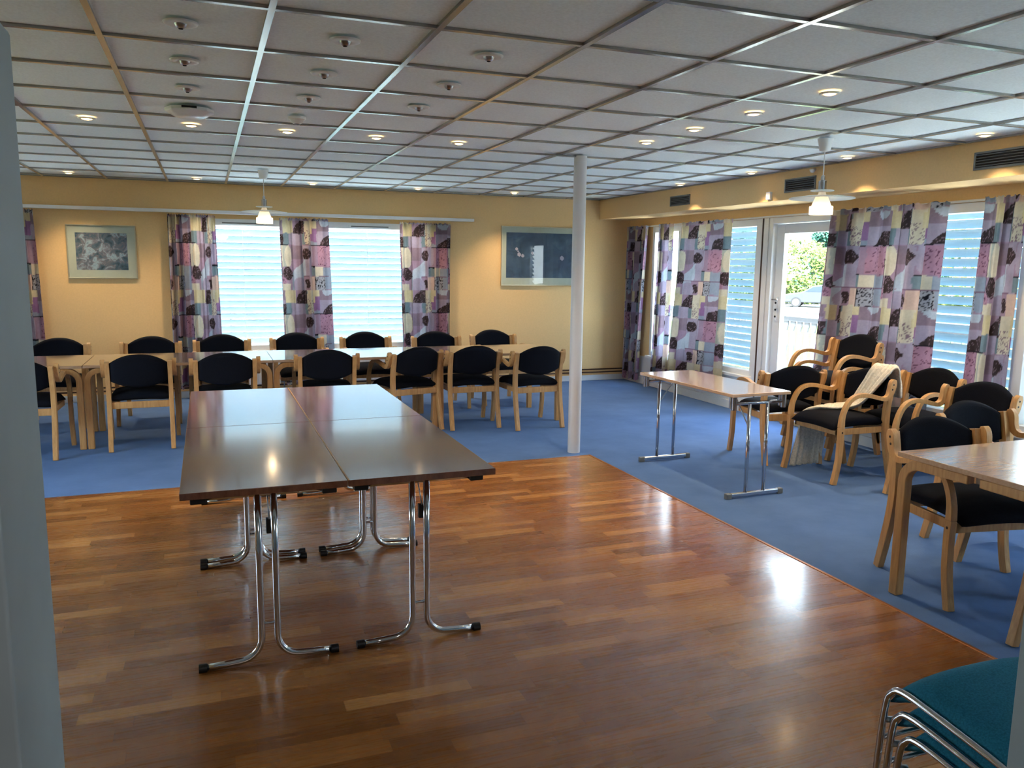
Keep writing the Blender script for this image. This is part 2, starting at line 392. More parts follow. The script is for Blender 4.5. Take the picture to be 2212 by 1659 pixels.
# hall behind the camera
hb = MB(); hb.box(-2.6, -2.5, -2.6, FY-0.12, 0, 2.5); hb.box(3.0, 3.1, -2.6, FY-0.12, 0, 2.5); hb.box(-2.6, 3.1, -2.7, -2.6, 0, 2.5)
hb.box(-2.6, 3.1, -2.7, FY-0.12, 2.45, 2.55)
struct(hb.build('wall_hall', 'hall'))
struct(MB().box(-2.6, 3.1, -2.7, FY-0.14, -0.15, 0.004).build('floor_hall', 'parquet'))

hl = empty('added_hall_lamp', (0.4, -0.9, 2.449)); tag(hl, 'added fill lamp, unseen on the hall ceiling behind the camera', 'ceiling lamp')  # unseen lamp added to brighten the room from the hall side
MB().lathe([(0.0001, -0.08), (0.12, -0.07), (0.17, -0.03), (0.18, 0.0)], n=32).build('lamp_shade', emissive('added_lamp_glow', (1.0, 0.93, 0.85), 2.0), hl, smooth=True)
_l = bpy.data.lights.new('hall_fill_light', 'POINT'); _l.energy = 14; _l.color = (1.0, 0.95, 0.9); _l.shadow_soft_size = 0.15
_o2 = bpy.data.objects.new('hall_fill_light', _l); COL.objects.link(_o2); _o2.parent = hl; _o2.location = (0, 0, -0.25)
# heating pipe along back wall
p = MB(); p.tube([(LX, BY-0.035, 0.115), (RX-0.02, BY-0.035, 0.115)], 0.009, 8); p.tube([(LX, BY-0.035, 0.155), (RX-0.02, BY-0.035, 0.155)], 0.009, 8)
tag(p.build('heating_pipe', 'pipe', smooth=True), 'pair of thin brown heating pipes running along the foot of the back wall', 'pipe')

# ------------------------------------------------------------------ WINDOWS
def window_frame(name, along, plane, a0, a1, z0, z1, mull=(), vent=False, depth=0.10, fr=0.055):
    e = struct(empty(name, (0, 0, 0)))
    mb = MB()
    def bx(mb, p, q, s0, s1, d0, d1):
        if along == 'x': mb.box(p, q, plane+d0, plane+d1, s0, s1)
        else: mb.box(plane+d0, plane+d1, p, q, s0, s1)
    bx(mb, a0, a0+fr, z0, z1, -0.012, depth); bx(mb, a1-fr, a1, z0, z1, -0.012, depth)
    bx(mb, a0+fr, a1-fr, z0, z0+fr, -0.012, depth); bx(mb, a0+fr, a1-fr, z1-fr*1.3, z1, -0.012, depth)
    for m_ in mull: bx(mb, m_-0.045, m_+0.045, z0+fr, z1-fr*1.3, -0.012, depth)
    mb.build('window_frame', 'gloss_white', e, bev=0.004)
    sl = MB(); bx(sl, a0-0.02, a1+0.02, z0-0.03, z0, -0.06, 0.02); sl.build('window_sill', 'gloss_white', e, bev=0.004)
    edges = [a0+fr] + [x for m_ in mull for x in (m_-0.045, m_+0.045)] + [a1-fr]
    for p_, q_ in zip(edges[::2], edges[1::2]):
        gl = MB(); bx(gl, p_+0.002, q_-0.002, z0+fr+0.002, z1-fr*1.3-0.002, 0.05, 0.056); gl.build('window_pane', 'glass', e)
    if vent:
        c = (a0+a1)/2; vn = MB(); bx(vn, c-0.25, c+0.25, z1-0.062, z1-0.028, -0.026, -0.0135); v = vn.build('vent', 'gloss_white', e, bev=0.003)
        vs = MB(); bx(vs, c-0.225, c+0.225, z1-0.052, z1-0.038, -0.0275, -0.0255); vs.build('slot', 'grey', v)
    return e
for i, (a, b) in enumerate(BW): window_frame('window_%d' % (i+1), 'x', BY, a, b, ZB0, ZB1, vent=True)
window_frame('window_4', 'y', RX, *RW[0], ZR0, ZR1, mull=(8.55,))
window_frame('window_5', 'y', RX, *RW[1], ZR0, ZR1, mull=(4.07,))
window_frame('window_6', 'y', RX, *RW[2], ZR0, ZR1, mull=(1.8,))

for i, (a, b) in enumerate(ADDED_LWIN): window_frame('window_%d' % (i+7), 'y', LX-0.10, a, b, 0.75, 2.08, mull=((a+b)/2,))  # added window, put in as an extra daylight source

# terrace door
dr = struct(empty('door_1'))
MB().box(RX-0.02, RX+0.11, DR[1]-0.06, DR[1]+0.0, 0.04, ZR1).box(RX-0.02, RX+0.11, DR[0], DR[0]+0.06, 0.04, ZR1).box(RX-0.02, RX+0.11, DR[0]+0.06, DR[1]-0.06, ZR1-0.06, ZR1).box(RX-0.02, RX+0.11, DR[0]+0.06, DR[1]-0.06, 0.04, 0.075).build('door_frame', 'gloss_white', dr, bev=0.004)
MB().box(RX+0.03, RX+0.085, DR[1]-0.18, DR[1]-0.065, 0.08, ZR1-0.065).box(RX+0.03, RX+0.085, DR[0]+0.065, DR[0]+0.16, 0.08, ZR1-0.065).box(RX+0.03, RX+0.085, DR[0]+0.16, DR[1]-0.18, ZR1-0.16, ZR1-0.065).box(RX+0.03, RX+0.085, DR[0]+0.16, DR[1]-0.18, 0.08, 0.30).build('door_leaf', 'gloss_white', dr, bev=0.005)
MB().box(RX+0.055, RX+0.061, DR[0]+0.162, DR[1]-0.182, 0.302, ZR1-0.162).build('door_pane', 'glass', dr)
hp = MB().box(RX+0.018, RX+0.03, DR[1]-0.135, DR[1]-0.105, 1.02, 1.26).build('lock_plate', 'gloss_white', dr, bev=0.003)
hk = MB()
for z in (1.06, 1.13, 1.20): hk.tube([(RX+0.0185, DR[1]-0.12, z), (RX+0.012, DR[1]-0.12, z)], 0.011, 10)
hk.build('lock_cylinder', 'dark', hp, smooth=True, angle=0.7)
MB().tube([(RX+0.018, DR[1]-0.12, 1.235), (RX-0.03, DR[1]-0.12, 1.235), (RX-0.032, DR[1]-0.2, 1.235)], 0.008, 10).build('door_handle', 'steel', hp, smooth=True)
# post between window and door, with a brown seam
po = struct(MB().box(RX-0.03, RX+0.0, DR[1]+0.005, RW[0][0]-0.005, 0.0, ZR1+0.0).build('trim_4', 'gloss_white', bev=0.003))
MB().box(RX-0.034, RX-0.029, 6.955, 6.975, 0.1, ZR1-0.001).build('seam', 'pipe', po)
struct(MB().box(RX-0.02, RX, RW[1][1]+0.005, DR[0]-0.005, 0.0, ZR1).build('trim_5', 'gloss_white', bev=0.003))

# ------------------------------------------------------------------ EXTERIOR BLINDS
def blind(along, plane, a0, a1, z0, z1, label, group, pitch=0.075, w=0.082, tilt=54):
    e = empty('venetian_blind', ((a0+a1)/2, plane, z0) if along == 'x' else (plane, (a0+a1)/2, z0), 0 if along == 'x' else -PI/2)
    tag(e, label, 'blind', group)
    h = (a1-a0)/2; mb = MB(); n = int((z1-0.06-z0)/pitch)
    t = math.radians(tilt)
    for k in range(n+1):
        zc = z0 + 0.03 + k*pitch
        pts = []
        for s in (-1, -0.5, 0, 0.5, 1):    # outer edge low, slight crown
            d = s*w/2; cr = 0.005*(1-s*s)
            pts.append((d*math.cos(t) + cr*math.sin(t), -d*math.sin(t) + cr*math.cos(t)))
        vs = []; fs = []
        for x in (-h, h):
            for y, z in pts: vs.append((x, y, zc+z))
            for y, z in pts: vs.append((x, y, zc+z-0.0012))
        for i in range(4):
            fs.append((i, i+1, 11+i-0, 10+i)); fs.append((5+i, 15+i, 16+i, 6+i))
        fs += [(0, 10, 15, 5), (4, 9, 19, 14)]
        mb.add([(x, y, z-z0) for x, y, z in vs], fs)
    mb.build('slats', 'slat' if along == 'x' else 'slat_shaded', e)
    MB().box(-h, h, -0.03, 0.03, z1-z0-0.06, z1-z0).build('headrail', 'white', e, bev=0.003)
    m = max(2, int((a1-a0)/0.6)+1)
    for i in range(m):
        x = -h + 0.12 + (2*h-0.24)*i/(m-1)
        MB().tube([(x, -0.048, 0.0), (x, -0.048, z1-z0-0.05)], 0.0022, 5).build('ladder_cord', 'white', e)
    MB().box(-h, h, -0.02, 0.02, -0.012, 0.004).build('bottom_rail', 'white', e)
    return e
GB = 'outside venetian blinds'
bl = ['white blind closed outside the far left window of the back wall', 'white blind glowing behind the hanging lamp, between first and second curtains of back wall', 'white blind glowing in the back window between the second and third curtains']
for (a, b), l in zip(BW, bl): blind('x', BY+0.22, a-0.03, b+0.03, ZB0-0.02, ZB1-0.02, l, GB)
blind('y', RX+0.20, 7.00, 8.52, ZR0-0.02, ZR1+0.0, 'shade-toned blind to the left of the terrace door', GB)
blind('y', RX+0.20, 4.10, 5.84, ZR0-0.02, ZR1+0.0, 'shade-toned blind between the two curtains right of the terrace door', GB)
blind('y', RX+0.20, 1.40, 2.78, ZR0-0.02, ZR1+0.0, 'shade-toned blind outside the far half of the nearest right wall window', GB)  # unseen near half left without a blind to let in added daylight
blind('y', RX+0.20, 3.10, 4.04, ZR0-0.02, ZR1+0.0, 'shade-toned blind at the right edge of the photo, right of the last curtain', GB)

# ------------------------------------------------------------------ CURTAINS
PC = dict(lilac=(158, 148, 168), mauve=(148, 122, 142), mbrown=(126, 106, 118), yellow=(204, 192, 148), cream=(206, 198, 172), teal=(98, 126, 132),
          peach=(206, 178, 160), rose=(166, 120, 140), purple=(130, 88, 136), blue=(134, 150, 168), lblue=(176, 190, 204), brown=(62, 52, 54),
          sage=(166, 172, 158), dark=(34, 34, 42), plum=(100, 66, 88), grey=(150, 154, 162))
PC = {k: lin(v) for k, v in PC.items()}
MW, MH = 1.0, 0.80
# motif shapes in a 400 x 600 box (x right, y down): kind, x0, y0, x1, y1, colour
MOTIF = [('r', 0, 0, 400, 600, 'mauve'), ('r', 0, 0, 80, 210, 'cream'), ('r', 0, 0, 22, 210, 'teal'), ('r', 80, 0, 130, 120, 'yellow'), ('r', 80, 60, 130, 210, 'purple'), ('r', 70, 20, 100, 110, 'yellow'),
    ('r', 130, 0, 250, 110, 'mbrown'), ('e', 150, -40, 230, 50, 'lblue'), ('r', 130, 90, 250, 210, 'lilac'), ('d', 150, 120, 262, 330, 'brown'), ('r', 255, 0, 345, 108, 'yellow'), ('r', 258, 108, 300, 210, 'teal'), ('r', 300, 108, 400, 210, 'lilac'),
    ('d', 345, -10, 420, 290, 'brown'), ('r', 80, 178, 132, 206, 'blue'), ('r', 0, 212, 90, 480, 'lilac'), ('m', -10, 235, 62, 330, 'brown'), ('r', 60, 215, 130, 400, 'mauve'), ('e', 60, 200, 100, 380, 'lilac'), ('r', 130, 215, 235, 392, 'rose'), ('r', 232, 215, 250, 400, 'cream'),
    ('r', 250, 215, 290, 400, 'sage'), ('e', 262, 215, 318, 400, 'cream'), ('r', 318, 215, 400, 330, 'mbrown'), ('t', 300, 330, 420, 480, 'lblue'), ('r', 60, 395, 112, 475, 'teal'), ('r', 60, 388, 112, 400, 'dark'), ('r', 112, 395, 170, 478, 'cream'),
    ('r', 165, 400, 236, 478, 'blue'), ('m', 240, 398, 324, 508, 'brown'), ('r', 0, 480, 400, 600, 'mauve'), ('m', 0, 508, 52, 588, 'brown'), ('r', 44, 482, 106, 600, 'peach'), ('r', 110, 482, 180, 600, 'grey'), ('r', 180, 482, 232, 590, 'blue'),
    ('r', 232, 540, 300, 600, 'cream'), ('r', 232, 482, 272, 545, 'rose'), ('m', 246, 440, 330, 510, 'brown'), ('r', 318, 482, 400, 600, 'lblue'), ('e', 330, 490, 420, 640, 'lilac'),
    ('r', 80, 206, 290, 213, 'dark'), ('r', 0, 478, 232, 483, 'plum'), ('r', 106, 480, 111, 600, 'dark'), ('r', 232, 300, 236, 480, 'dark')]
def motif(u, z):
    x = (u/MW % 1.0)*400; y = ((2.03-z)/MH % 1.0)*600
    x = (x + 3*noise.noise(Vector((u*14, z*14, 3)))) % 400; y = (y + 4*noise.noise(Vector((u*11, z*11, 9)))) % 600
    c = 'mauve'
    for k, x0, y0, x1, y1, n in MOTIF:
        for dx in (0, 400) if x1 > 400 else ((0, -400) if x0 < 0 else (0,)):
            X = x+dx
            if not (x0 <= X <= x1 and y0 <= y <= y1): continue
            a, b = (X-x0)/(x1-x0), (y-y0)/(y1-y0)
            if k == 'r': ok = True
            elif k == 'e': ok = (2*a-1)**2+(2*b-1)**2 < 1
            elif k == 'm': ok = abs(2*a-1)+abs(2*b-1)*0.75 < 1.05
            elif k == 'd': ok = b < 0.42 and (a > 0.0 and (1-b/0.42)*0.8 < a**0.5*1.0)
            elif k == 't': ok = a > 1-b
            if ok: c = n
    col = Vector(PC[c])*0.8 + Vector(PC['lilac'])*0.2 if c not in ('brown', 'dark') else Vector(PC[c])
    # brushed squiggles
    q = noise.noise(Vector((u*55, z*38, 1.7)))
    if c == 'grey' and abs(q) < 0.10: col = Vector(PC['dark'])
    if c == 'cream' and x < 85 and y > 80 and abs(q) < 0.10: col = Vector(PC['mbrown'])
    if c == 'brown' and abs(q-0.1) < 0.06: col = Vector(PC['mbrown'])
    if c == 'rose' and abs(noise.noise(Vector((u*16, z*26, 5)))) < 0.035: col = Vector(PC['plum'])
    f = 1.0 + 0.16*noise.noise(Vector((u*9, z*9, 0)))
    return (col.x*f, col.y*f, col.z*f, 1.0)
def curtain(along, plane, top, bot, zt, zb, fabric, folds, u0, label, amp=0.035, seed=0, profile=None):
    name = 'curtain'; mb = MB(); step = 0.0095
    nu = int(fabric/step); nv = int((zt-zb)/0.0105); rnd = random.Random(seed)
    ph = [rnd.uniform(0, 6.28) for _ in range(4)]
    cols = []; vs = []
    loc = Vector(((top[0]+top[1])/2, plane, zb)) if along == 'x' else Vector((plane, (top[0]+top[1])/2, zb))
    for j in range(nv+1):
        t = j/nv; z = zb + (zt-zb)*t
        a0 = bot[0] + (top[0]-bot[0])*t; a1 = bot[1] + (top[1]-bot[1])*t
        for i in range(nu+1):
            s = i/nu
            # uneven gathering across the width
            ss = s + 0.028*math.sin(2*PI*s*2 + ph[0]) * math.sin(PI*s) + 0.010*math.sin(2*PI*s*5+ph[1])*math.sin(PI*s)
            if profile: ss = profile(ss)
            w = 2*PI*folds*s + 0.9*math.sin(2*PI*s*1.5+ph[2]) + 0.25*math.sin(z*2.2+ph[3])
            k = amp*(0.65+0.35*math.sin(2*PI*s*1.3+ph[1]))*(1.0-0.25*t)
            d = k*math.sin(w) + 0.25*k*math.sin(2.3*w+1)
            lat = 0.35*(a1-a0)/max(folds, 1)*math.cos(w)*0.22
            if t > 0.955: q = (t-0.955)/0.045; d += 0.008*q*math.sin(w*4)
            a = a0 + (a1-a0)*ss + lat
            p = Vector((a, plane-d, z)) if along == 'x' else Vector((plane-d, a, z))
            zz = 0.007*math.sin(w*3)*max(0, (t-0.97)/0.03) - 0.01*math.sin(w)*max(0, (0.02-t)/0.02)
            p.z += zz
            vs.append(p-loc); cols.append(motif(u0 + s*fabric, z))
    W = nu+1
    fs = [(j*W+i, j*W+i+1, (j+1)*W+i+1, (j+1)*W+i) for j in range(nv) for i in range(nu)]
    me = bpy.data.meshes.new(name); me.from_pydata([tuple(v) for v in vs], [], fs)
    ca = me.color_attributes.new('print', 'FLOAT_COLOR', 'POINT')
    ca.data.foreach_set('color', [x for c in cols for x in c])
    for p in me.polygons: p.use_smooth = True
    me.materials.append(M['curtain'])
    o = bpy.data.objects.new(name, me); COL.objects.link(o); o.location = loc
    return tag(o, label, 'curtain', 'patchwork print curtains')
YB = BY-0.092
curtain('x', YB, (-2.25, -1.66), (-2.25, -1.61), 2.065, 0.12, 1.3, 6, 0.10, 'patchwork curtain cut off by the grey door frame at the far left', seed=1)
curtain('x', YB, (-0.377, 0.117), (-0.378, 0.15), 2.06, 0.12, 1.25, 7, 0.02, 'patchwork curtain on the back wall right of the small framed picture', seed=2, amp=0.055)
curtain('x', YB, (0.806, 1.360), (0.835, 1.42), 2.055, 0.12, 1.0, 5, 0.56, 'patchwork curtain on the back wall between the two glowing blinds', seed=3, amp=0.045)
curtain('x', YB, (2.203, 2.860), (2.245, 2.84), 2.045, 0.12, 1.05, 6, 0.56, 'patchwork curtain on the back wall under the end of the white rail', seed=4, amp=0.05)
XR = RX-0.085
curtain('y', XR, (9.76, 9.22), (9.77, 9.36), 2.072, 0.05, 1.25, 6, 0.10, 'patchwork curtain hanging to the floor in the room corner', seed=5, amp=0.05)
curtain('y', XR, (8.93, 8.62), (9.02, 8.66), 2.072, 0.14, 0.75, 4, 0.48, 'narrow patchwork curtain, second from the room corner on the window wall', seed=6, amp=0.04)
curtain('y', XR, (8.44, 7.42), (8.66, 7.47), 2.072, 0.16, 1.18, 6, 0.60, 'wide patchwork curtain just left of the pale blind and terrace door', seed=7, amp=0.022)
curtain('y', XR, (5.93, 4.72), (6.07, 4.79), 2.072, 0.16, 1.95, 9, 0.55, 'widest patchwork curtain, right of the terrace door behind the stacked chairs', seed=8, amp=0.05)
curtain('y', XR, (4.37, 4.06), (4.43, 4.10), 2.075, 0.16, 0.85, 4, 0.40, 'patchwork curtain nearest the right edge of the photo', seed=9, amp=0.04)
curtain('y', XR, (2.9, 2.5), (2.95, 2.5), 2.09, 0.16, 0.9, 4, 0.2, 'patchwork curtain between the two nearest windows of the right wall', seed=10, amp=0.04)

# curtain rail on the back wall
rl = empty('curtain_rail', (0.0, BY, 2.09)); tag(rl, 'long white curtain rail across the back wall above the curtains', 'curtain rail')
MB().box(LX+0.01, 3.155, -0.125, -0.045, -0.012, 0.024).build('rail', 'gloss_white', rl, bev=0.004)
for x in (-2.9, -1.5, 0.0, 1.5, 3.0): MB().box(x-0.012, x+0.012, -0.05, 0.0, -0.006, 0.014).build('bracket', 'gloss_white', rl, bev=0.002)
rl = empty('curtain_rail', (RX, 5.3, 2.06)); tag(rl, 'slim white rail hidden behind the curtain tops on the window wall', 'curtain rail')
MB().box(-0.030, -0.012, -4.5, 4.5, -0.002, 0.016).build('rail', 'gloss_white', rl, bev=0.003)
for y in (-4.3, -2, 0.2, 2.2, 4.3): MB().box(-0.013, 0.0, y-0.012, y+0.012, 0.0, 0.012).build('bracket', 'gloss_white', rl)

# ------------------------------------------------------------------ RADIATORS
def radiator(x0, x1, label):
    e = empty('radiator', ((x0+x1)/2, BY-0.001, 0.13)); tag(e, label, 'radiator', 'radiators under the back windows')
    h = (x1-x0)/2; mb = MB(); n = int((x1-x0)/0.04)
    mb.box(-h, h, -0.06, -0.045, 0, 0.33)
    for i in range(n):
        x = -h + 0.01 + i*(2*h-0.02)/n; mb.box(x, x+0.024, -0.068, -0.06, 0.012, 0.318)
    mb.box(-h, h, -0.045, -0.02, 0.31, 0.33)
    mb.build('panel', 'gloss_white', e, bev=0.002)
    for x in (-h+0.2, h-0.2): MB().box(x-0.015, x+0.015, -0.046, -0.0005, 0.05, 0.28).build('bracket', 'grey', e)
    MB().tube([(h-0.05, -0.05, 0.02), (h+0.04, -0.05, 0.02), (h+0.04, -0.05, -0.05)], 0.009, 8).build('valve', 'steel', e, smooth=True)
radiator(0.22, 0.78, 'white ribbed radiator low on the back wall under the left glowing blind')
radiator(1.47, 2.12, 'white ribbed radiator low on the back wall under the right glowing blind')

# ------------------------------------------------------------------ PILLAR
pl = empty('column', (2.835, 5.99, 0)); tag(pl, 'slim round white steel column between the parquet corner and the ceiling', 'column')
MB().lathe([(0.052, 0.0), (0.052, CZ-0.001)], n=40, cap=True).build('shaft', 'pillar', pl, smooth=True, angle=0.8)
MB().box(-0.30, 0.06, -0.02, 0.02, CZ-0.010, CZ-0.001).build('top_bracket', 'grey', pl, bev=0.002)

# ------------------------------------------------------------------ CEILING FITTINGS
def ring_mesh(): return MB().lathe([(0.030, -0.001), (0.034, -0.004), (0.044, -0.005), (0.050, -0.003), (0.051, 0.003)], n=28)
def lit_spot():
    e = empty('ceiling_spotlight', (0, 0, CZ)); ring_mesh().build('trim_ring', 'white', e, smooth=True)
    MB().lathe([(0.0001, -0.0095), (0.014, -0.0085), (0.026, -0.0055), (0.031, -0.001)], n=20).build('lamp', 'led', e, smooth=True)
    return e
def dark_spot():
    e = empty('ceiling_spotlight', (0, 0, CZ)); MB().lathe([(0.024, -0.001), (0.030, -0.004), (0.050, -0.004), (0.060, -0.002), (0.062, 0.003)], n=28).build('trim_ring', 'white', e, smooth=True)
    MB().lathe([(0.0001, -0.020), (0.010, -0.018), (0.019, -0.012), (0.023, -0.002)], n=20).build('eyeball', 'steel', e, smooth=True)
    MB().lathe([(0.0001, -0.0215), (0.008, -0.0205), (0.009, -0.017)], n=14).build('lamp', 'dark', e, smooth=True)
    return e
def spot_light(x, y, power=9.0):
    l = bpy.data.lights.new('spot_beam', 'SPOT'); l.energy = power; l.color = (1.0, 0.72, 0.42); l.spot_size = math.radians(100); l.spot_blend = 0.8; l.shadow_soft_size = 0.03
    o = bpy.data.objects.new('spot_beam', l); COL.objects.link(o); o.location = (x, y, CZ-0.015)
    return o
ORD = ['leftmost', 'second from left', 'middle', 'second from right', 'rightmost']
LIT = [(-0.649+0.6*i, 5.755, 'lit recessed spotlight, %s of the five in the row mid ceiling' % ORD[i], 'mid ceiling row of lit spotlights') for i in range(5)]
LIT += [(-1.249+1.2*i, 9.355, 'lit recessed spotlight, %s of the five along the back wall' % ORD[i], 'lit spotlights along the back wall') for i in range(5)]
O4 = ['nearest', 'second nearest', 'third nearest', 'farthest']
LIT += [(2.951, 3.355+0.6*i, 'lit recessed spotlight, %s of the four running toward the column' % O4[i], 'lit spotlights running toward the column') for i in range(4)]
LIT += [(4.751, 3.955+1.2*i, 'lit recessed spotlight, %s of the four beside the yellow boxing' % O4[i], 'lit spotlights beside the yellow boxing') for i in range(4)]
base = None
for x, y, l, gname in LIT:
    o = lit_spot() if base is None else copy_tree(base)
    if base is None: base = o
    o.location = (x, y, CZ); tag(o, l, 'spotlight', gname)
    sp = spot_light(x, y, 26.0 if y > 9 or x > 4.7 else 12.0)
    sp.parent = o; sp.location = (0, 0, -0.015)
base = None
RN = ['front row', 'second row', 'third row']; CN = ['left', 'middle', 'right']
for i, x in enumerate((-0.049, 0.551, 1.151)):
    for j, y in enumerate((3.355, 3.955, 4.555)):
        o = dark_spot() if base is None else copy_tree(base)
        if base is None: base = o
        o.location = (x, y, CZ); tag(o, 'unlit round recessed spotlight, %s one in the %s from the camera' % (CN[i], RN[j]), 'spotlight', 'unlit ceiling spotlights')
# access point and smoke detector
e = empty('ceiling_sensor', (-0.049, 5.155, CZ)); tag(e, 'large flat white octagonal box on the ceiling', 'access point')
MB().lathe([(0.0001, -0.045), (0.085, -0.045), (0.135, -0.018), (0.135, -0.001)], n=8).build('housing', 'gloss_white', e, bev=0.006)
MB().box(-0.04, 0.04, -0.142, -0.118, -0.013, -0.004).build('slot', 'dark', e)
e = empty('smoke_detector', (0.551, 5.155, CZ)); tag(e, 'small round white smoke detector on the ceiling', 'smoke detector')
MB().lathe([(0.0001, -0.040), (0.02, -0.040), (0.034, -0.032), (0.040, -0.018), (0.052, -0.014), (0.052, 0.0)], n=28).build('housing', 'gloss_white', e, smooth=True, angle=0.9)
MB().lathe([(0.0001, -0.046), (0.014, -0.045), (0.018, -0.039)], n=18).build('sensor', 'grey', e, smooth=True)

def pendant(loc, sc, label):
    e = empty('pendant_lamp', loc); tag(e, label, 'pendant lamp', 'glass disc pendant lamps')
    MB().lathe([(0.052, 0.0), (0.046, -0.02), (0.036, -0.075), (0.010, -0.082), (0.004, -0.085)], n=28).build('ceiling_cup', 'gloss_white', e, smooth=True)
    MB().tube([(0, 0, -0.08), (0, 0, -0.26)], 0.0035, 8).build('cord', 'white', e, smooth=True)
    MB().lathe([(0.004, -0.235), (0.013, -0.245), (0.014, -0.27), (0.027, -0.275), (0.027, -0.345), (0.022, -0.35)], n=24).build('lamp_cap', 'chrome', e, smooth=True, angle=0.6)
    MB().lathe([(0.026, -0.334), (0.075, -0.337), (0.078, -0.340), (0.075, -0.343), (0.026, -0.342)], n=36).build('small_disc', 'frost', e, smooth=True)
    MB().lathe([(0.03, -0.372), (0.12, -0.376), (0.21, -0.388), (0.215, -0.392), (0.21, -0.395), (0.12, -0.383), (0.03, -0.379)], n=48).build('glass_disc', 'frost', e, smooth=True)
    MB().lathe([(0.022, -0.350), (0.030, -0.372), (0.040, -0.38), (0.055, -0.415), (0.064, -0.440)], n=36).build('upper_shade', 'frost', e, smooth=True)
    MB().lathe([(0.064, -0.440), (0.076, -0.443), (0.078, -0.448), (0.077, -0.498), (0.070, -0.500)], n=36).build('lower_shade', 'frost', e, smooth=True)
    MB().lathe([(0.0001, -0.468), (0.018, -0.462), (0.028, -0.445), (0.026, -0.42), (0.014, -0.395), (0.012, -0.37)], n=20).build('bulb', 'bulb', e, smooth=True)
    l = bpy.data.lights.new('bulb_light', 'POINT'); l.energy = 0.7; l.color = (1, 0.68, 0.36); l.shadow_soft_size = 0.03
    o = bpy.data.objects.new('bulb_light', l); COL.objects.link(o); o.parent = e; o.location = (0, 0, -0.485)
pendant((0.55, 8.2, CZ), 1, 'glass disc pendant lamp hanging in front of the left back window')
pendant((3.95, 4.5, CZ), 1, 'glass disc pendant lamp hanging before the terrace door')

# vents and small boxes on the soffit
def vent(y0, y1, z0, z1, label):
    e = empty('air_vent', (SOFX, (y0+y1)/2, (z0+z1)/2)); tag(e, label, 'air vent', 'air vents in the yellow boxing')
    h = (y1-y0)/2; k = (z1-z0)/2
    MB().box(-0.010, 0, -h, h, k-0.014, k).box(-0.010, 0, -h, h, -k, -k+0.014).box(-0.010, 0, -h, -h+0.014, -k, k).box(-0.010, 0, h-0.014, h, -k, k).build('frame', 'grey', e, bev=0.002)
    MB().box(-0.002, 0, -h+0.014, h-0.014, -k+0.014, k-0.014).build('backing', 'dark', e)
    m = MB(); n = 5
    for i in range(n):
        z = -k+0.014+(i+0.5)*(2*k-0.028)/n; m.box(-0.009, -0.002, -h+0.012, h-0.012, z-0.0022, z+0.0022, Matrix.Rotation(0.5, 3, 'Y'))
    m.build('louvre', 'grey', e)
vent(7.66, 8.06, 2.225, 2.335, 'small dark air vent in the yellow boxing nearest the room corner')
vent(5.72, 6.12, 2.225, 2.345, 'dark air vent in the yellow boxing left of the pendant lamp')
vent(3.65, 4.18, 2.225, 2.345, 'larger dark air vent in the yellow boxing at the right edge')
e = empty('control_box', (SOFX, 6.32, 2.215)); tag(e, 'little white control box low on the yellow boxing', 'control box')
MB().box(-0.03, 0, -0.03, 0.03, -0.035, 0.035).build('housing', 'gloss_white', e, bev=0.005); MB().box(-0.031, -0.0295, -0.012, 0.012, -0.015, 0.0).build('button', 'white', e)
e = empty('motion_sensor', (SOFX, 5.74, 2.385)); tag(e, 'tiny white motion sensor at the top of the yellow boxing', 'sensor')
MB().lathe([(0.0001, -0.03), (0.015, -0.026), (0.024, -0.012), (0.025, 0.0), (0.0001, 0.001)], c=(-0.03, 0, 0.01), n=20).build('dome', 'gloss_white', e, smooth=True)
MB().box(-0.03, 0, -0.01, 0.01, 0.0, 0.018).build('bracket', 'white', e)

# ------------------------------------------------------------------ PICTURES
def picture(x0, x1, z0, z1, mw, art, label, fw_=0.012):
    e = empty('framed_picture', ((x0+x1)/2, BY, z0)); tag(e, label, 'picture')
    h = (x1-x0)/2; H = z1-z0; f = fw_
    MB().box(-h, h, -0.024, -0.001, 0, f).box(-h, h, -0.024, -0.001, H-f, H).box(-h, -h+f, -0.024, -0.001, f, H-f).box(h-f, h, -0.024, -0.001, f, H-f).build('frame', 'silver', e, bev=0.002)
    MB().box(-h+f, h-f, -0.012, -0.002, f, H-f).build('mount', 'mat', e)
    l, r, b, t = mw
    MB().box(-h+l, h-r, -0.0135, -0.0122, b, H-t).build('print', art, e)
    MB().box(-h+f, h-f, -0.0185, -0.0165, f, H-f).build('glazing', 'glass', e)
    return e, h, H
e, h, H = picture(-1.378, -0.700, 1.35, 1.926, (0.085, 0.09, 0.095, 0.085), 'art1', 'small framed picture of a crowded grey-blue scene on the yellow back wall')
e, h, H = picture(3.555, 4.62, 1.287, 2.046, (0.07, 0.07, 0.10, 0.08), 'art2', 'large framed dark blue picture behind the white column')
fl = MB()
for (x, z, r) in ((-0.32, 0.47, 0.020), (-0.285, 0.40, 0.026), (-0.235, 0.385, 0.022), (-0.30, 0.44, 0.012), (-0.10, 0.42, 0.020), (0.32, 0.36, 0.03)):
    fl.add([(x + r*(1+0.2*math.sin(3*k))*math.cos(k*PI/6), -0.0142, z + r*(1+0.2*math.cos(2*k))*math.sin(k*PI/6)) for k in range(12)], [tuple(range(12))])
fl.build('blossom', simple('pale_blossom_paint', (176, 160, 176), 0.6), [c for c in kids(e) if c.name.startswith('print')][0])

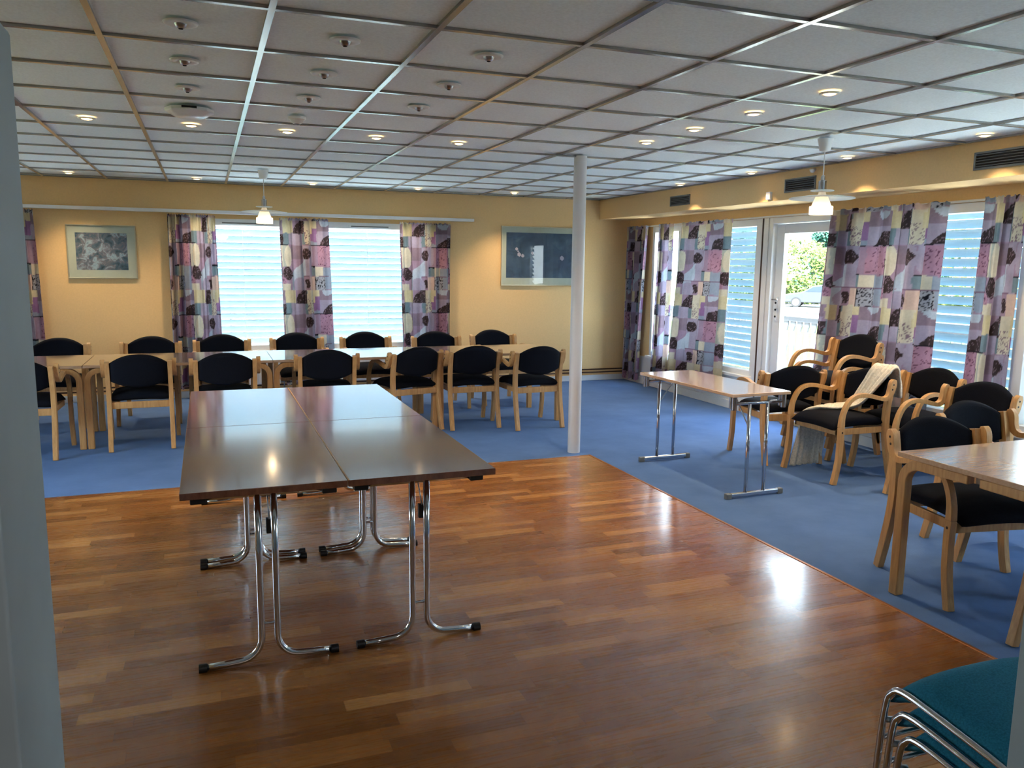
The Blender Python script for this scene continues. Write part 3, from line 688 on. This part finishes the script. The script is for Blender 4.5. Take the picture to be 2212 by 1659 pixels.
# ------------------------------------------------------------------ CHAIRS
def make_chair():
    e = empty('armchair')
    hx = 0.234
    def seat_surf(u, v):
        x = (u-0.5)*0.462; y = -0.215 + v*0.475
        z = 0.425 + 0.014*(1-(2*u-1)**2) + 0.012*math.sin(PI*min(1, v*1.1)) - 0.030*max(0, (v-0.78)/0.22)**2
        return (x, y, z), (0, 0, 1)
    MB().pillow(seat_surf, 22, 22, 0.072, 9).build('seat', 'fabric', e, smooth=True)
    def back_surf(u, v):
        s = 2*u-1; x = s*0.216
        top = 0.725 + 0.075*(1-abs(s)**2.2); bot = 0.575 - 0.055*(1-s*s)
        z = bot + (top-bot)*v
        y = -0.222 - 0.045*(1-s*s) - 0.16*(z-0.55)
        n = Vector((-0.18*s*1.0, 1, 0.15)).normalized()
        return (x, y, z), n
    MB().pillow(back_surf, 22, 16, 0.046, 10).build('backrest', 'fabric', e, smooth=True)
    rear = [tuple(p) for p in spline([(-0.292, 0.0), (-0.258, 0.14), (-0.226, 0.29), (-0.212, 0.42), (-0.216, 0.55), (-0.236, 0.66), (-0.252, 0.735)], 4)]
    front = [tuple(p) for p in spline([(0.272, 0.0), (0.250, 0.10), (0.236, 0.20), (0.232, 0.32), (0.234, 0.42)], 4)]
    arm = [tuple(p) for p in spline([(0.234, 0.42), (0.230, 0.49), (0.212, 0.55), (0.180, 0.602), (0.132, 0.636), (0.07, 0.648), (0.0, 0.642), (-0.08, 0.624), (-0.140, 0.612), (-0.180, 0.624), (-0.203, 0.66), (-0.214, 0.71), (-0.226, 0.752)], 4)]
    n = len(arm)
    def th(i):
        f = i/(n-1)
        if f < 0.12: return 0.040 - 0.010*f/0.12
        if f < 0.66: return 0.030
        if f < 0.90: return 0.030 + 0.026*((f-0.66)/0.24)
        return 0.056*(1-((f-0.90)/0.10)**3*0.62)
    ts = [th(i) for i in range(n)]
    for s in (-1, 1):
        MB().ribbon(rear, s*hx, 0.036, [0.040 + 0.008*math.sin(PI*i/(len(rear)-1)) for i in range(len(rear))]).build('leg', 'beech', e, bev=0.003)
        MB().ribbon(front, s*(hx+0.034), 0.034, 0.040).build('leg', 'beech', e, bev=0.003)
        a = MB().ribbon(arm, s*(hx+0.034), 0.034, ts).build('armrest', 'beech', e, bev=0.003)
        for (y, z) in ((-0.212, 0.715), (-0.203, 0.680), (0.234, 0.385)):
            x = s*(hx+0.034+0.0165); MB().tube([(x, y, z), (x+s*0.0022, y, z)], 0.0065, 10).build('bolt', 'bolt', a)
        MB().box(s*(hx-0.018)-0.010, s*(hx-0.018)+0.010, -0.20, 0.225, 0.352, 0.398).build('side_rail', 'beech', e, bev=0.003)
    MB().box(-0.216, 0.216, -0.222, -0.200, 0.345, 0.400).build('rear_rail', 'beech', e, bev=0.003)
    MB().box(-0.226, 0.226, 0.205, 0.225, 0.352, 0.394).build('front_rail', 'beech', e, bev=0.003)
    return e
chair0 = make_chair(); used = [False]
def place(x, y, deg, label, group, z=0.0):
    o = chair0 if not used[0] else copy_tree(chair0); used[0] = True
    o.location = (x, y, z); o.rotation_euler = (0, 0, math.radians(deg)); return tag(o, label, 'chair', group)
# front side of the long table, backs to the camera (facing +Y)
GF = 'armchairs on the near side of the long table'
place(-1.375, 7.26, -2, 'black beech armchair half hidden by the grey door frame, near side of long table', GF)
place(-0.548, 7.42, 1, 'black beech armchair, near side of long table, left of the brown tables', GF)
place(0.115, 7.36, 2, 'black beech armchair whose back rises behind the left half of the brown tables', GF)
place(0.985, 7.40, -3, 'black beech armchair whose back rises behind the right half of the brown tables', GF)
place(1.735, 7.44, 14, 'black beech armchair turned slightly left by the far right corner of brown tables', GF)
place(2.340, 7.42, 1, 'black beech armchair, near side of long table, second left of the white column', GF)
place(2.917, 7.24, 3, 'black beech armchair standing just left of the white column', GF)
# far side, facing the camera
GBk = 'armchairs on the far side of the long table'
fx = [(-1.36, 8.52, 180, 'black beech armchair on the far side of long table, below the cut-off left curtain'),
      (-0.545, 8.52, 178, 'black beech armchair on the far side, just left of the first full curtain'),
      (0.13, 8.60, 180, 'black beech armchair on the far side, below the left glowing blind'),
      (0.895, 8.66, 182, 'black beech armchair on the far side, below the middle back curtain'),
      (1.62, 8.62, 180, 'black beech armchair on the far side, below the right glowing blind'),
      (2.375, 8.50, 176, 'black beech armchair on the far side, below the third full curtain'),
      (3.10, 8.58, 181, 'black beech armchair on the far side, farthest right, before bare yellow wall')]
for x, y, d, l in fx: place(x, y, d, l, GBk)
GR = 'armchairs in the window corner'
place(4.36, 5.33, -10, 'black beech armchair seen from behind at the end of the small chrome-legged table', GR)
place(4.46, 4.73, 90, 'black beech armchair with the cream shawl thrown over it', GR)
for k, l in enumerate(['bottom armchair of the stack behind the shawl chair', 'middle armchair of the stack behind the shawl chair', 'topmost armchair of the stack behind the shawl chair']):
    place(4.96-0.012*k, 5.345, 90, 'black beech ' + l, 'stacked armchairs by the wide curtain', z=0.10*k)
place(5.00, 4.60, 91, 'black beech armchair partly behind the shawl chair and its right neighbour', GR)
place(4.66, 3.90, 92, 'black beech armchair facing left before the last window, behind two table chairs', GR)
place(3.44, 2.78, 170, 'black beech armchair tucked under the far side of the cropped right table', 'armchairs at the right table')
place(4.10, 3.08, 178, 'black beech armchair at the cropped table, half hidden behind the one tucked under it', 'armchairs at the right table')
place(3.38, 1.98, -90, 'black beech armchair at right table of which only a leg shows', 'armchairs at the right table')

# ------------------------------------------------------------------ SHAWL over the chair
def shawl():
    # centre line in the chair's world frame: over the backrest, down to seat, over far side, to the floor
    path = [(4.80, 4.60, 0.60), (4.79, 4.60, 0.74), (4.755, 4.60, 0.815), (4.715, 4.61, 0.79), (4.665, 4.66, 0.66), (4.62, 4.73, 0.53), (4.56, 4.81, 0.485),
            (4.49, 4.88, 0.475), (4.44, 4.925, 0.462), (4.425, 4.962, 0.42), (4.42, 4.97, 0.30), (4.41, 4.975, 0.15), (4.40, 4.98, 0.012)]
    P = spline(path, 7)
    wd = [0.19, 0.19, 0.20, 0.20, 0.19, 0.20, 0.22, 0.24, 0.25, 0.26, 0.27, 0.29, 0.31]
    dirs = [(0, 1, 0)]*4 + [(0.25, 0.95, 0.12), (0.5, 0.8, 0.05), (0.75, 0.6, 0), (0.9, 0.4, 0), (0.97, 0.2, 0)] + [(1, 0.05, 0)]*4
    nn = 30; top = []; n = len(P)
    for i, p in enumerate(P):
        f = i/(n-1)*(len(wd)-1); k = min(int(f), len(wd)-2); a = f-k
        w = wd[k]*(1-a)+wd[k+1]*a; d = (Vector(dirs[k])*(1-a)+Vector(dirs[k+1])*a).normalized()
        t = (P[min(i+1, n-1)]-P[max(i-1, 0)]).normalized(); nr = d.cross(t).normalized()
        if nr.z < 0 and abs(nr.z) > 0.2: nr = -nr
        if abs(nr.z) <= 0.2 and i > n//2 and nr.y < 0: nr = -nr
        if i < 14 and nr.x < 0 and abs(nr.z) < 0.6: nr = -nr
        if 14 <= i < n//2 and nr.z < 0: nr = -nr
        for j in range(nn+1):
            s = j/nn-0.5; wav = 0.010*math.sin(s*34 + 1.2*math.sin(i*0.12)) + 0.006*math.sin(s*71+i*0.2) + 0.012
            edge = 1 + 0.06*noise.noise(Vector((i*0.15, 1 if s > 0 else 5, 0)))
            top.append(p + d*(s*w*edge) + nr*wav)
    W = nn+1; m = len(top); fs = []
    me = MB(); me.add(top, [(i*W+j, i*W+j+1, (i+1)*W+j+1, (i+1)*W+j) for i in range(n-1) for j in range(nn)])
    o = me.build('shawl', 'knit', smooth=True)
    so = o.modifiers.new('thick', 'SOLIDIFY'); so.thickness = 0.010; so.offset = 1.0
    return tag(o, 'cream knitted shawl draped over a black chair back down to the floor', 'shawl')
shawl()

# ------------------------------------------------------------------ TABLES
def brown_table(x0, x1, y0, y1, f0, f1, label):
    e = empty('folding_table', ((x0+x1)/2, (y0+y1)/2, 0)); tag(e, label, 'table', 'four brown folding tables pushed together')
    hx, hy = (x1-x0)/2-0.0015, (y1-y0)/2-0.0015; Z = 0.73
    MB().box(-hx, hx, -hy, hy, Z-0.026, Z).build('tabletop', 'walnut', e, bev=0.002)
    if x0 > 0.3: MB().box(-hx-0.0005, -hx+0.0045, -hy+0.002, hy-0.002, Z-0.024, Z+0.0006).build('edge_band', 'beech', e, label='pale wooden edge strip')
    for fy in (f0, f1):
        y = fy-(y0+y1)/2
        fr = MB()
        # two uprights that bend outward into floor feet
        for s in (-1, 1):
            pts = [(s*0.030, y, Z-0.045), (s*0.030, y, 0.42), (s*0.030, y, 0.11)]
            for k in range(1, 8):
                a = k*PI/2/7; pts.append((s*(0.030+0.085*(1-math.cos(a))), y, 0.11-0.085*math.sin(a)+0.002*0))
            pts += [(s*0.16, y, 0.022), (s*0.245, y, 0.019)]
            fr.tube(pts, 0.0135, 14)
        fr.tube([(-0.03, y, 0.165), (0.03, y, 0.165)], 0.006, 8)
        L = fr.build('leg_frame', 'chrome', e, smooth=True)
        for s in (-1, 1):
            MB().tube([(s*0.232, y, 0.0185), (s*0.262, y, 0.0185)], 0.0175, 12).build('foot_cap', 'blackp', L, smooth=True, angle=0.7)
        MB().tube([(-hx+0.05, y, Z-0.046), (hx-0.05, y, Z-0.046)], 0.011, 12).build('top_bar', 'chrome', L, smooth=True)
        for s in (-1, 1):
            MB().box(s*(hx-0.06)-0.028, s*(hx-0.06)+0.028, y-0.028, y+0.028, Z-0.062, Z-0.0265).build('clamp', 'blackp', L, bev=0.004)
        MB().box(0.0, 0.022, y+(-0.03 if fy == f1 else 0.006), y+(-0.006 if fy == f1 else 0.03), 0.52, 0.58).build('latch', 'blackp', L, bev=0.004)
        MB().tube([(0.011, y, 0.58), (0.011, y+(-0.10 if fy == f1 else 0.10), Z-0.03)], 0.003, 6).build('brace', 'steel', L, smooth=True)
TXL, TXM, TXR = -0.122, 0.475, 1.072
TY0, TYM, TY1 = 2.995, 4.215, 5.435
brown_table(TXL, TXM, TY0, TYM, 3.085, 4.185, 'brown folding table, nearest left of the four pushed together')
brown_table(TXM, TXR, TY0, TYM, 3.085, 4.185, 'brown folding table, nearest right of the four pushed together')
brown_table(TXL, TXM, TYM, TY1, 4.255, 5.355, 'brown folding table, far left of the four pushed together')
brown_table(TXM, TXR, TYM, TY1, 4.255, 5.355, 'brown folding table, far right of the four pushed together')

def beech_table(x0, x1, y0, y1, label, group, along='x', z=0.70, blen=0.33):
    e = empty('beech_table', ((x0+x1)/2, (y0+y1)/2, 0)); tag(e, label, 'table', group)
    hx, hy = (x1-x0)/2-0.001, (y1-y0)/2-0.001
    MB().box(-hx, hx, -hy, hy, z-0.024, z).build('tabletop', 'beech_top', e, bev=0.003)
    for sx in (-1, 1):
        for sy in (-1, 1):
            H = z-0.0245; w = 0.046; R = 0.09
            pts = [(0, 0.0), (0, 0.25), (0, H-R-0.02)] + [(R-R*math.cos(a), H-0.022-R+R*math.sin(a)) for a in [k*PI/2/7 for k in range(1, 8)]] + [(0.2, H-0.022), (blen, H-0.022)]
            mb = MB().ribbon(pts, 0.0, w, [0.050, 0.050] + [0.046]*(len(pts)-4) + [0.044, 0.040])
            vs = []
            for (X, Yp, Zp) in mb.v:     # path runs inward from the corner
                d = Yp
                if along == 'y': vs.append((sx*(hx-0.03)+X, sy*(hy-0.028-d), Zp))
                else: vs.append((sx*(hx-0.028-d), sy*(hy-0.03)+X, Zp))
            mb.v = vs; mb.build('leg', 'beech', e, bev=0.006)
    if along == 'x': MB().box(-hx+0.38, hx-0.38, -0.012, 0.012, z-0.07, z-0.0245).build('under_rail', 'beech', e, bev=0.002)
    return e
LT = [(-2.46, -0.972, 'beech table at the left end of the long row, cut off by door frame'), (-0.970, 0.520, 'beech table in the long row, second from the left end'),
      (0.522, 2.02, 'beech table in the long row, below the middle and right back curtains'), (2.022, 3.30, 'beech table at the right end of the long row near the column')]
for x0, x1, l in LT: beech_table(x0, x1, 7.29, 8.12, l, 'beech tables in the long row')
beech_table(3.025, 4.45, 2.02, 2.825, 'beech table cropped by the right edge of the photo', None, 'y', blen=0.345)

# small table on chrome T legs
def small_table():
    e = empty('folding_table', (3.44, 4.96, 0), math.radians(1.5)); tag(e, 'small pale beech folding table with chrome T legs on the blue carpet', 'table')
    Z = 0.722; hx, hy = 0.242, 0.585
    MB().box(-hx, hx, -hy, hy, Z-0.022, Z).build('tabletop', 'beech_top', e, bev=0.004)
    for sy in (-1, 1):
        y = sy*0.555; L = MB()
        L.tube([(-0.075, y, 0.03), (-0.075, y, Z-0.075)], 0.0125, 14); L.tube([(0.075, y, 0.03), (0.075, y, Z-0.075)], 0.0125, 14)
        L = L.build('leg_frame', 'chrome', e, smooth=True)
        MB().box(-0.215, 0.215, y-0.014, y+0.014, 0.008, 0.040).build('floor_bar', 'chrome', L, bev=0.010, seg=3)
        for s in (-1, 1): MB().box(s*0.215-0.022, s*0.215+0.022, y-0.017, y+0.017, 0.0, 0.040).build('foot_cap', 'grey', L, bev=0.006)
        MB().tube([(-0.215, y, Z-0.07), (0.215, y, Z-0.07)], 0.011, 12).build('top_bar', 'chrome', L, smooth=True)
        for s in (-1, 1):
            MB().tube([(s*0.205, y, Z-0.112), (s*0.205, y, Z-0.022)], 0.019, 14).tube([(s*0.205, y-sy*0.032, Z-0.105), (s*0.205, y-sy*0.032, Z-0.022)], 0.013, 12).build('clamp', 'chrome', L, smooth=True, angle=0.7)
        MB().tube([(-0.06 if sy > 0 else -0.075, y-sy*0.01, 0.50), (-0.06, y-sy*0.20, Z-0.022)], 0.005, 8).build('brace', 'steel', L, smooth=True)
small_table()

# ------------------------------------------------------------------ TEAL STACKING CHAIRS
def teal_chair():
    e = empty('stacking_chair')
    W = 0.222; S = 0.455
    def surf(u, v):
        x = (u-0.5)*2*(W+0.003); y = 0.236 - v*0.44; s = 2*u-1
        z = S + 0.001 + 0.022*(1-abs(s)**2.5) - 0.075*v*0.6
        if v < 0.18: z -= 0.050*((0.18-v)/0.18)**2
        return (x, y, z), (0, 0, 1)
    MB().pillow(surf, 24, 28, 0.052, 14).build('seat', 'teal', e, smooth=True)
    for s in (-1, 1):
        pts = spline([(s*(W+0.012), 0.262, 0.0), (s*(W+0.012), 0.250, 0.20), (s*(W+0.010), 0.240, 0.385), (s*(W+0.008), 0.226, 0.436), (s*(W+0.006), 0.180, 0.452), (s*(W+0.004), 0.0, 0.432), (s*(W+0.003), -0.16, 0.412), (s*W, -0.215, 0.44), (s*W, -0.25, 0.56), (s*(W-0.005), -0.29, 0.78)], 5)
        f = MB().tube(pts, 0.0085, 10).build('side_frame', 'chrome', e, smooth=True)
        MB().tube(spline([(s*(W+0.016), -0.17, 0.412), (s*(W+0.018), -0.20, 0.30), (s*(W+0.018), -0.27, 0.0)], 4), 0.0085, 10).build('leg', 'chrome', e, smooth=True)
        MB().tube([(s*(W+0.010), 0.241, 0.36), (s*(W-0.012), 0.232, 0.36)], 0.008, 8).build('bumper', 'steel', f, smooth=True)
    MB().tube([(-W-0.01, 0.245, 0.31), (W+0.01, 0.245, 0.31)], 0.007, 10).build('cross_bar', 'chrome', e, smooth=True)
    def bs(u, v):
        s = 2*u-1; return (s*(W-0.006), -0.262 - 0.02*(1-s*s) - 0.09*v, 0.60 + 0.17*v), Vector((0, 1, 0.3)).normalized()
    MB().pillow(bs, 16, 10, 0.035, 8).build('backrest', 'teal', e, smooth=True)
    return e
tc = teal_chair()
for k, l in enumerate(['bottom chrome-framed teal chair of the near stack at lower right', 'middle chrome-framed teal chair of the near stack at lower right', 'topmost teal upholstered chair of the near stack at lower right']):
    o = tc if k == 0 else copy_tree(tc)
    o.location = (1.735-0.0*k, 1.085+0.026*k, 0.048*k+0.0065); tag(o, l, 'chair', 'stacked teal chairs')

# ------------------------------------------------------------------ OUTSIDE
M['deck'] = woodmat('weathered_deck', (186, 184, 178), (212, 210, 202), 0.8, (1, 12, 1))
M['fence'] = simple('darkened_white_paint', (54, 56, 61), 0.6, var=0.03)  # white paint darkened so the strong daylight does not wash it out
M['grass'] = simple('lawn', (52, 64, 24), 0.95, spec=0.1, var=0.3, scale=3)
M['gravel'] = simple('pale_gravel', (120, 117, 110), 0.95, spec=0.1, var=0.1, scale=20)
M['leaf'] = simple('yellow_green_leaves', (66, 80, 28), 0.8, spec=0.2, var=0.35, scale=5)
M['leaf2'] = simple('spruce_needles', (40, 78, 62), 0.85, spec=0.2, var=0.3, scale=6)
M['bark'] = simple('bark', (90, 74, 60), 0.9, var=0.2)
M['car'] = simple('darkened_silver_paint', (36, 41, 50), 0.4, metal=0.0, var=0)  # silver darkened below its own tone to offset the overexposed daylight
M['carglass'] = simple('car_window', (36, 44, 56), 0.1, var=0)
struct(MB().box(RX+0.12, 7.6, -4, 13.2, -0.2, -0.02).box(-8, RX+0.12, BY+0.15, 13.2, -0.2, -0.02).build('deck', 'deck'))
gm = MB()
struct(MB().box(-80, 160, -80, 200, -1.0, -0.9).build('lawn', 'grass'))
struct(MB().box(20, 150, 28, 62, -0.9, -0.88).build('gravel_yard', 'gravel'))
def railing(p, q, label):
    p = Vector(p); q = Vector(q); L = (q-p).length; a = math.atan2(q.y-p.y, q.x-p.x)
    e = empty('deck_railing', p, a); tag(e, label, 'railing')
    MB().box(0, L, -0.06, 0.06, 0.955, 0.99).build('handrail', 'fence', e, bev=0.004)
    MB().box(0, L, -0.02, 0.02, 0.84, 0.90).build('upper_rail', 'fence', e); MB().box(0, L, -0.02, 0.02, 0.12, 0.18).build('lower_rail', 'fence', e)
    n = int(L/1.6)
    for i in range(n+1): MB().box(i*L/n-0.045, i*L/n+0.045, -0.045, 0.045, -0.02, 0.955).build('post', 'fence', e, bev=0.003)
    m = int(L/0.135); prof = [(0.045, 0), (0.045, 0.10), (0.022, 0.18), (0.030, 0.25), (0.048, 0.36), (0.030, 0.48), (0.022, 0.55), (0.045, 0.62), (0.045, 0.68)]
    bb = MB()
    for i in range(m):
        x = (i+0.5)*L/m
        vs = [(x+w, -0.010, 0.16+z) for w, z in prof] + [(x-w, -0.010, 0.16+z) for w, z in prof[::-1]]; k = len(vs)
        vs += [(x_, 0.010, z_) for x_, _, z_ in vs]
        bb.add(vs, [tuple(range(k)), tuple(range(2*k-1, k-1, -1))] + [(i_, (i_+1) % k, k+(i_+1) % k, k+i_) for i_ in range(k)])
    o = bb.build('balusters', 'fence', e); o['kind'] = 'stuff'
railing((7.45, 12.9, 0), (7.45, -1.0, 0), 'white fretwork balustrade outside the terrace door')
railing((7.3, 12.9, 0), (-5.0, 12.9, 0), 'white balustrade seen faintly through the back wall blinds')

def leafy(name, c, rad, n, m, label, cat, lsize, cone=False, seed=3, trunk=None):
    e = empty(name, (c[0], c[1], -0.9)); tag(e, label, cat); rnd = random.Random(seed)
    mb = MB()
    for i in range(n):
        d = Vector((rnd.gauss(0, 1), rnd.gauss(0, 1), rnd.gauss(0, 1))).normalized()
        if cone:
            h = rnd.random()**0.8; a = rnd.uniform(0, 2*PI); r = rad[0]*(1-h)*(0.55+0.45*rnd.random())*(0.8+0.3*math.sin(h*26)); p = Vector((r*math.cos(a), r*math.sin(a), 0.8+h*rad[2]))
        else:
            k = 0.72 + 0.28*rnd.random() + 0.16*noise.noise(d*2.2+Vector((seed, 0, 0)))
            p = Vector((d.x*rad[0]*k, d.y*rad[1]*k, c[2]+0.9 + d.z*rad[2]*k))
            if p.z < 0.05: p.z = 0.05+rnd.random()*0.6
        u = Vector((rnd.gauss(0, 1), rnd.gauss(0, 1), rnd.gauss(0, 1))).normalized(); v = u.orthogonal().normalized(); s = lsize*(0.6+0.8*rnd.random())
        mb.add([p-u*s, p+v*s*0.5, p+u*s, p-v*s*0.5], [(0, 1, 2, 3)])
    mb.build('crown', m, e)
    th = trunk or rad[2]
    MB().tube([(0, 0, 0), (0, 0, th)], [0.18, 0.08], 8).build('trunk', 'bark', e, smooth=True)
leafy('leafy_bush', (39.0, 47.5, 0.9), (5.5, 4.0, 2.75), 9000, 'leaf', 'large yellow-green bush behind the parked car', 'bush', 0.16, seed=3, trunk=2)
leafy('leafy_bush', (47.0, 41.0, 1.2), (5.0, 4.5, 3.4), 7000, 'leaf', 'taller yellow-green bush right of the first, mostly behind the curtain', 'bush', 0.17, seed=8, trunk=2)
leafy('spruce', (51.5, 57.5, 0), (3.0, 3.0, 8.5), 7000, 'leaf2', 'dark spruce tree rising behind the bush in the middle of the door view', 'tree', 0.22, True, 4, 7)
leafy('spruce', (44.5, 60.0, 0), (2.4, 2.4, 7.8), 5000, 'leaf2', 'slimmer spruce tree behind the left end of the bush', 'tree', 0.22, True, 5, 6)
leafy('spruce', (59.0, 53.0, 0), (3.2, 3.2, 8.0), 5000, 'leaf2', 'spruce tree farthest right, mostly behind the curtain', 'tree', 0.22, True, 6, 7)

def car():
    e = empty('parked_car', (36.6, 41.3, -0.88), math.radians(-47)); tag(e, 'silver hatchback car parked on the pale gravel beyond the terrace', 'car')
    prof = [(-2.1, 0.30), (-2.12, 0.62), (-2.0, 0.80), (-1.2, 0.93), (-0.95, 0.98), (-0.35, 1.36), (0.2, 1.45), (1.1, 1.42), (1.75, 1.15), (2.05, 0.95), (2.1, 0.5), (2.08, 0.30)]
    def slab(pr, y, inset=0):
        n = len(pr); vs = [(x, -y, z) for x, z in pr] + [(x, y, z) for x, z in pr]
        return vs, [tuple(range(n)), tuple(range(2*n-1, n-1, -1))] + [(i, (i+1) % n, n+(i+1) % n, n+i) for i in range(n)]
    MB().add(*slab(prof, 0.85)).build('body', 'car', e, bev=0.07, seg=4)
    MB().add(*slab([(-0.80, 1.0), (-0.32, 1.30), (0.35, 1.37), (0.35, 1.0)], 0.862)).add(*slab([(0.42, 1.0), (0.42, 1.37), (1.1, 1.33), (1.6, 1.05)], 0.862)).build('side_window', 'carglass', e)
    for x in (-1.32, 1.32):
        for s in (-1, 1):
            w = MB().tube([(x, s*0.70, 0.32), (x, s*0.89, 0.32)], 0.32, 24).build('wheel', 'blackp', e, smooth=True, angle=0.7)
            MB().tube([(x, s*0.885, 0.32), (x, s*0.90, 0.32)], 0.21, 16).build('hubcap', 'steel', w, smooth=True, angle=0.7)
    MB().box(-2.13, -2.02, -0.75, -0.45, 0.62, 0.74).build('headlight', 'gloss_white', e, bev=0.02)
    MB().box(-2.13, -2.02, 0.45, 0.75, 0.62, 0.74).build('headlight', 'gloss_white', e, bev=0.02)
car()
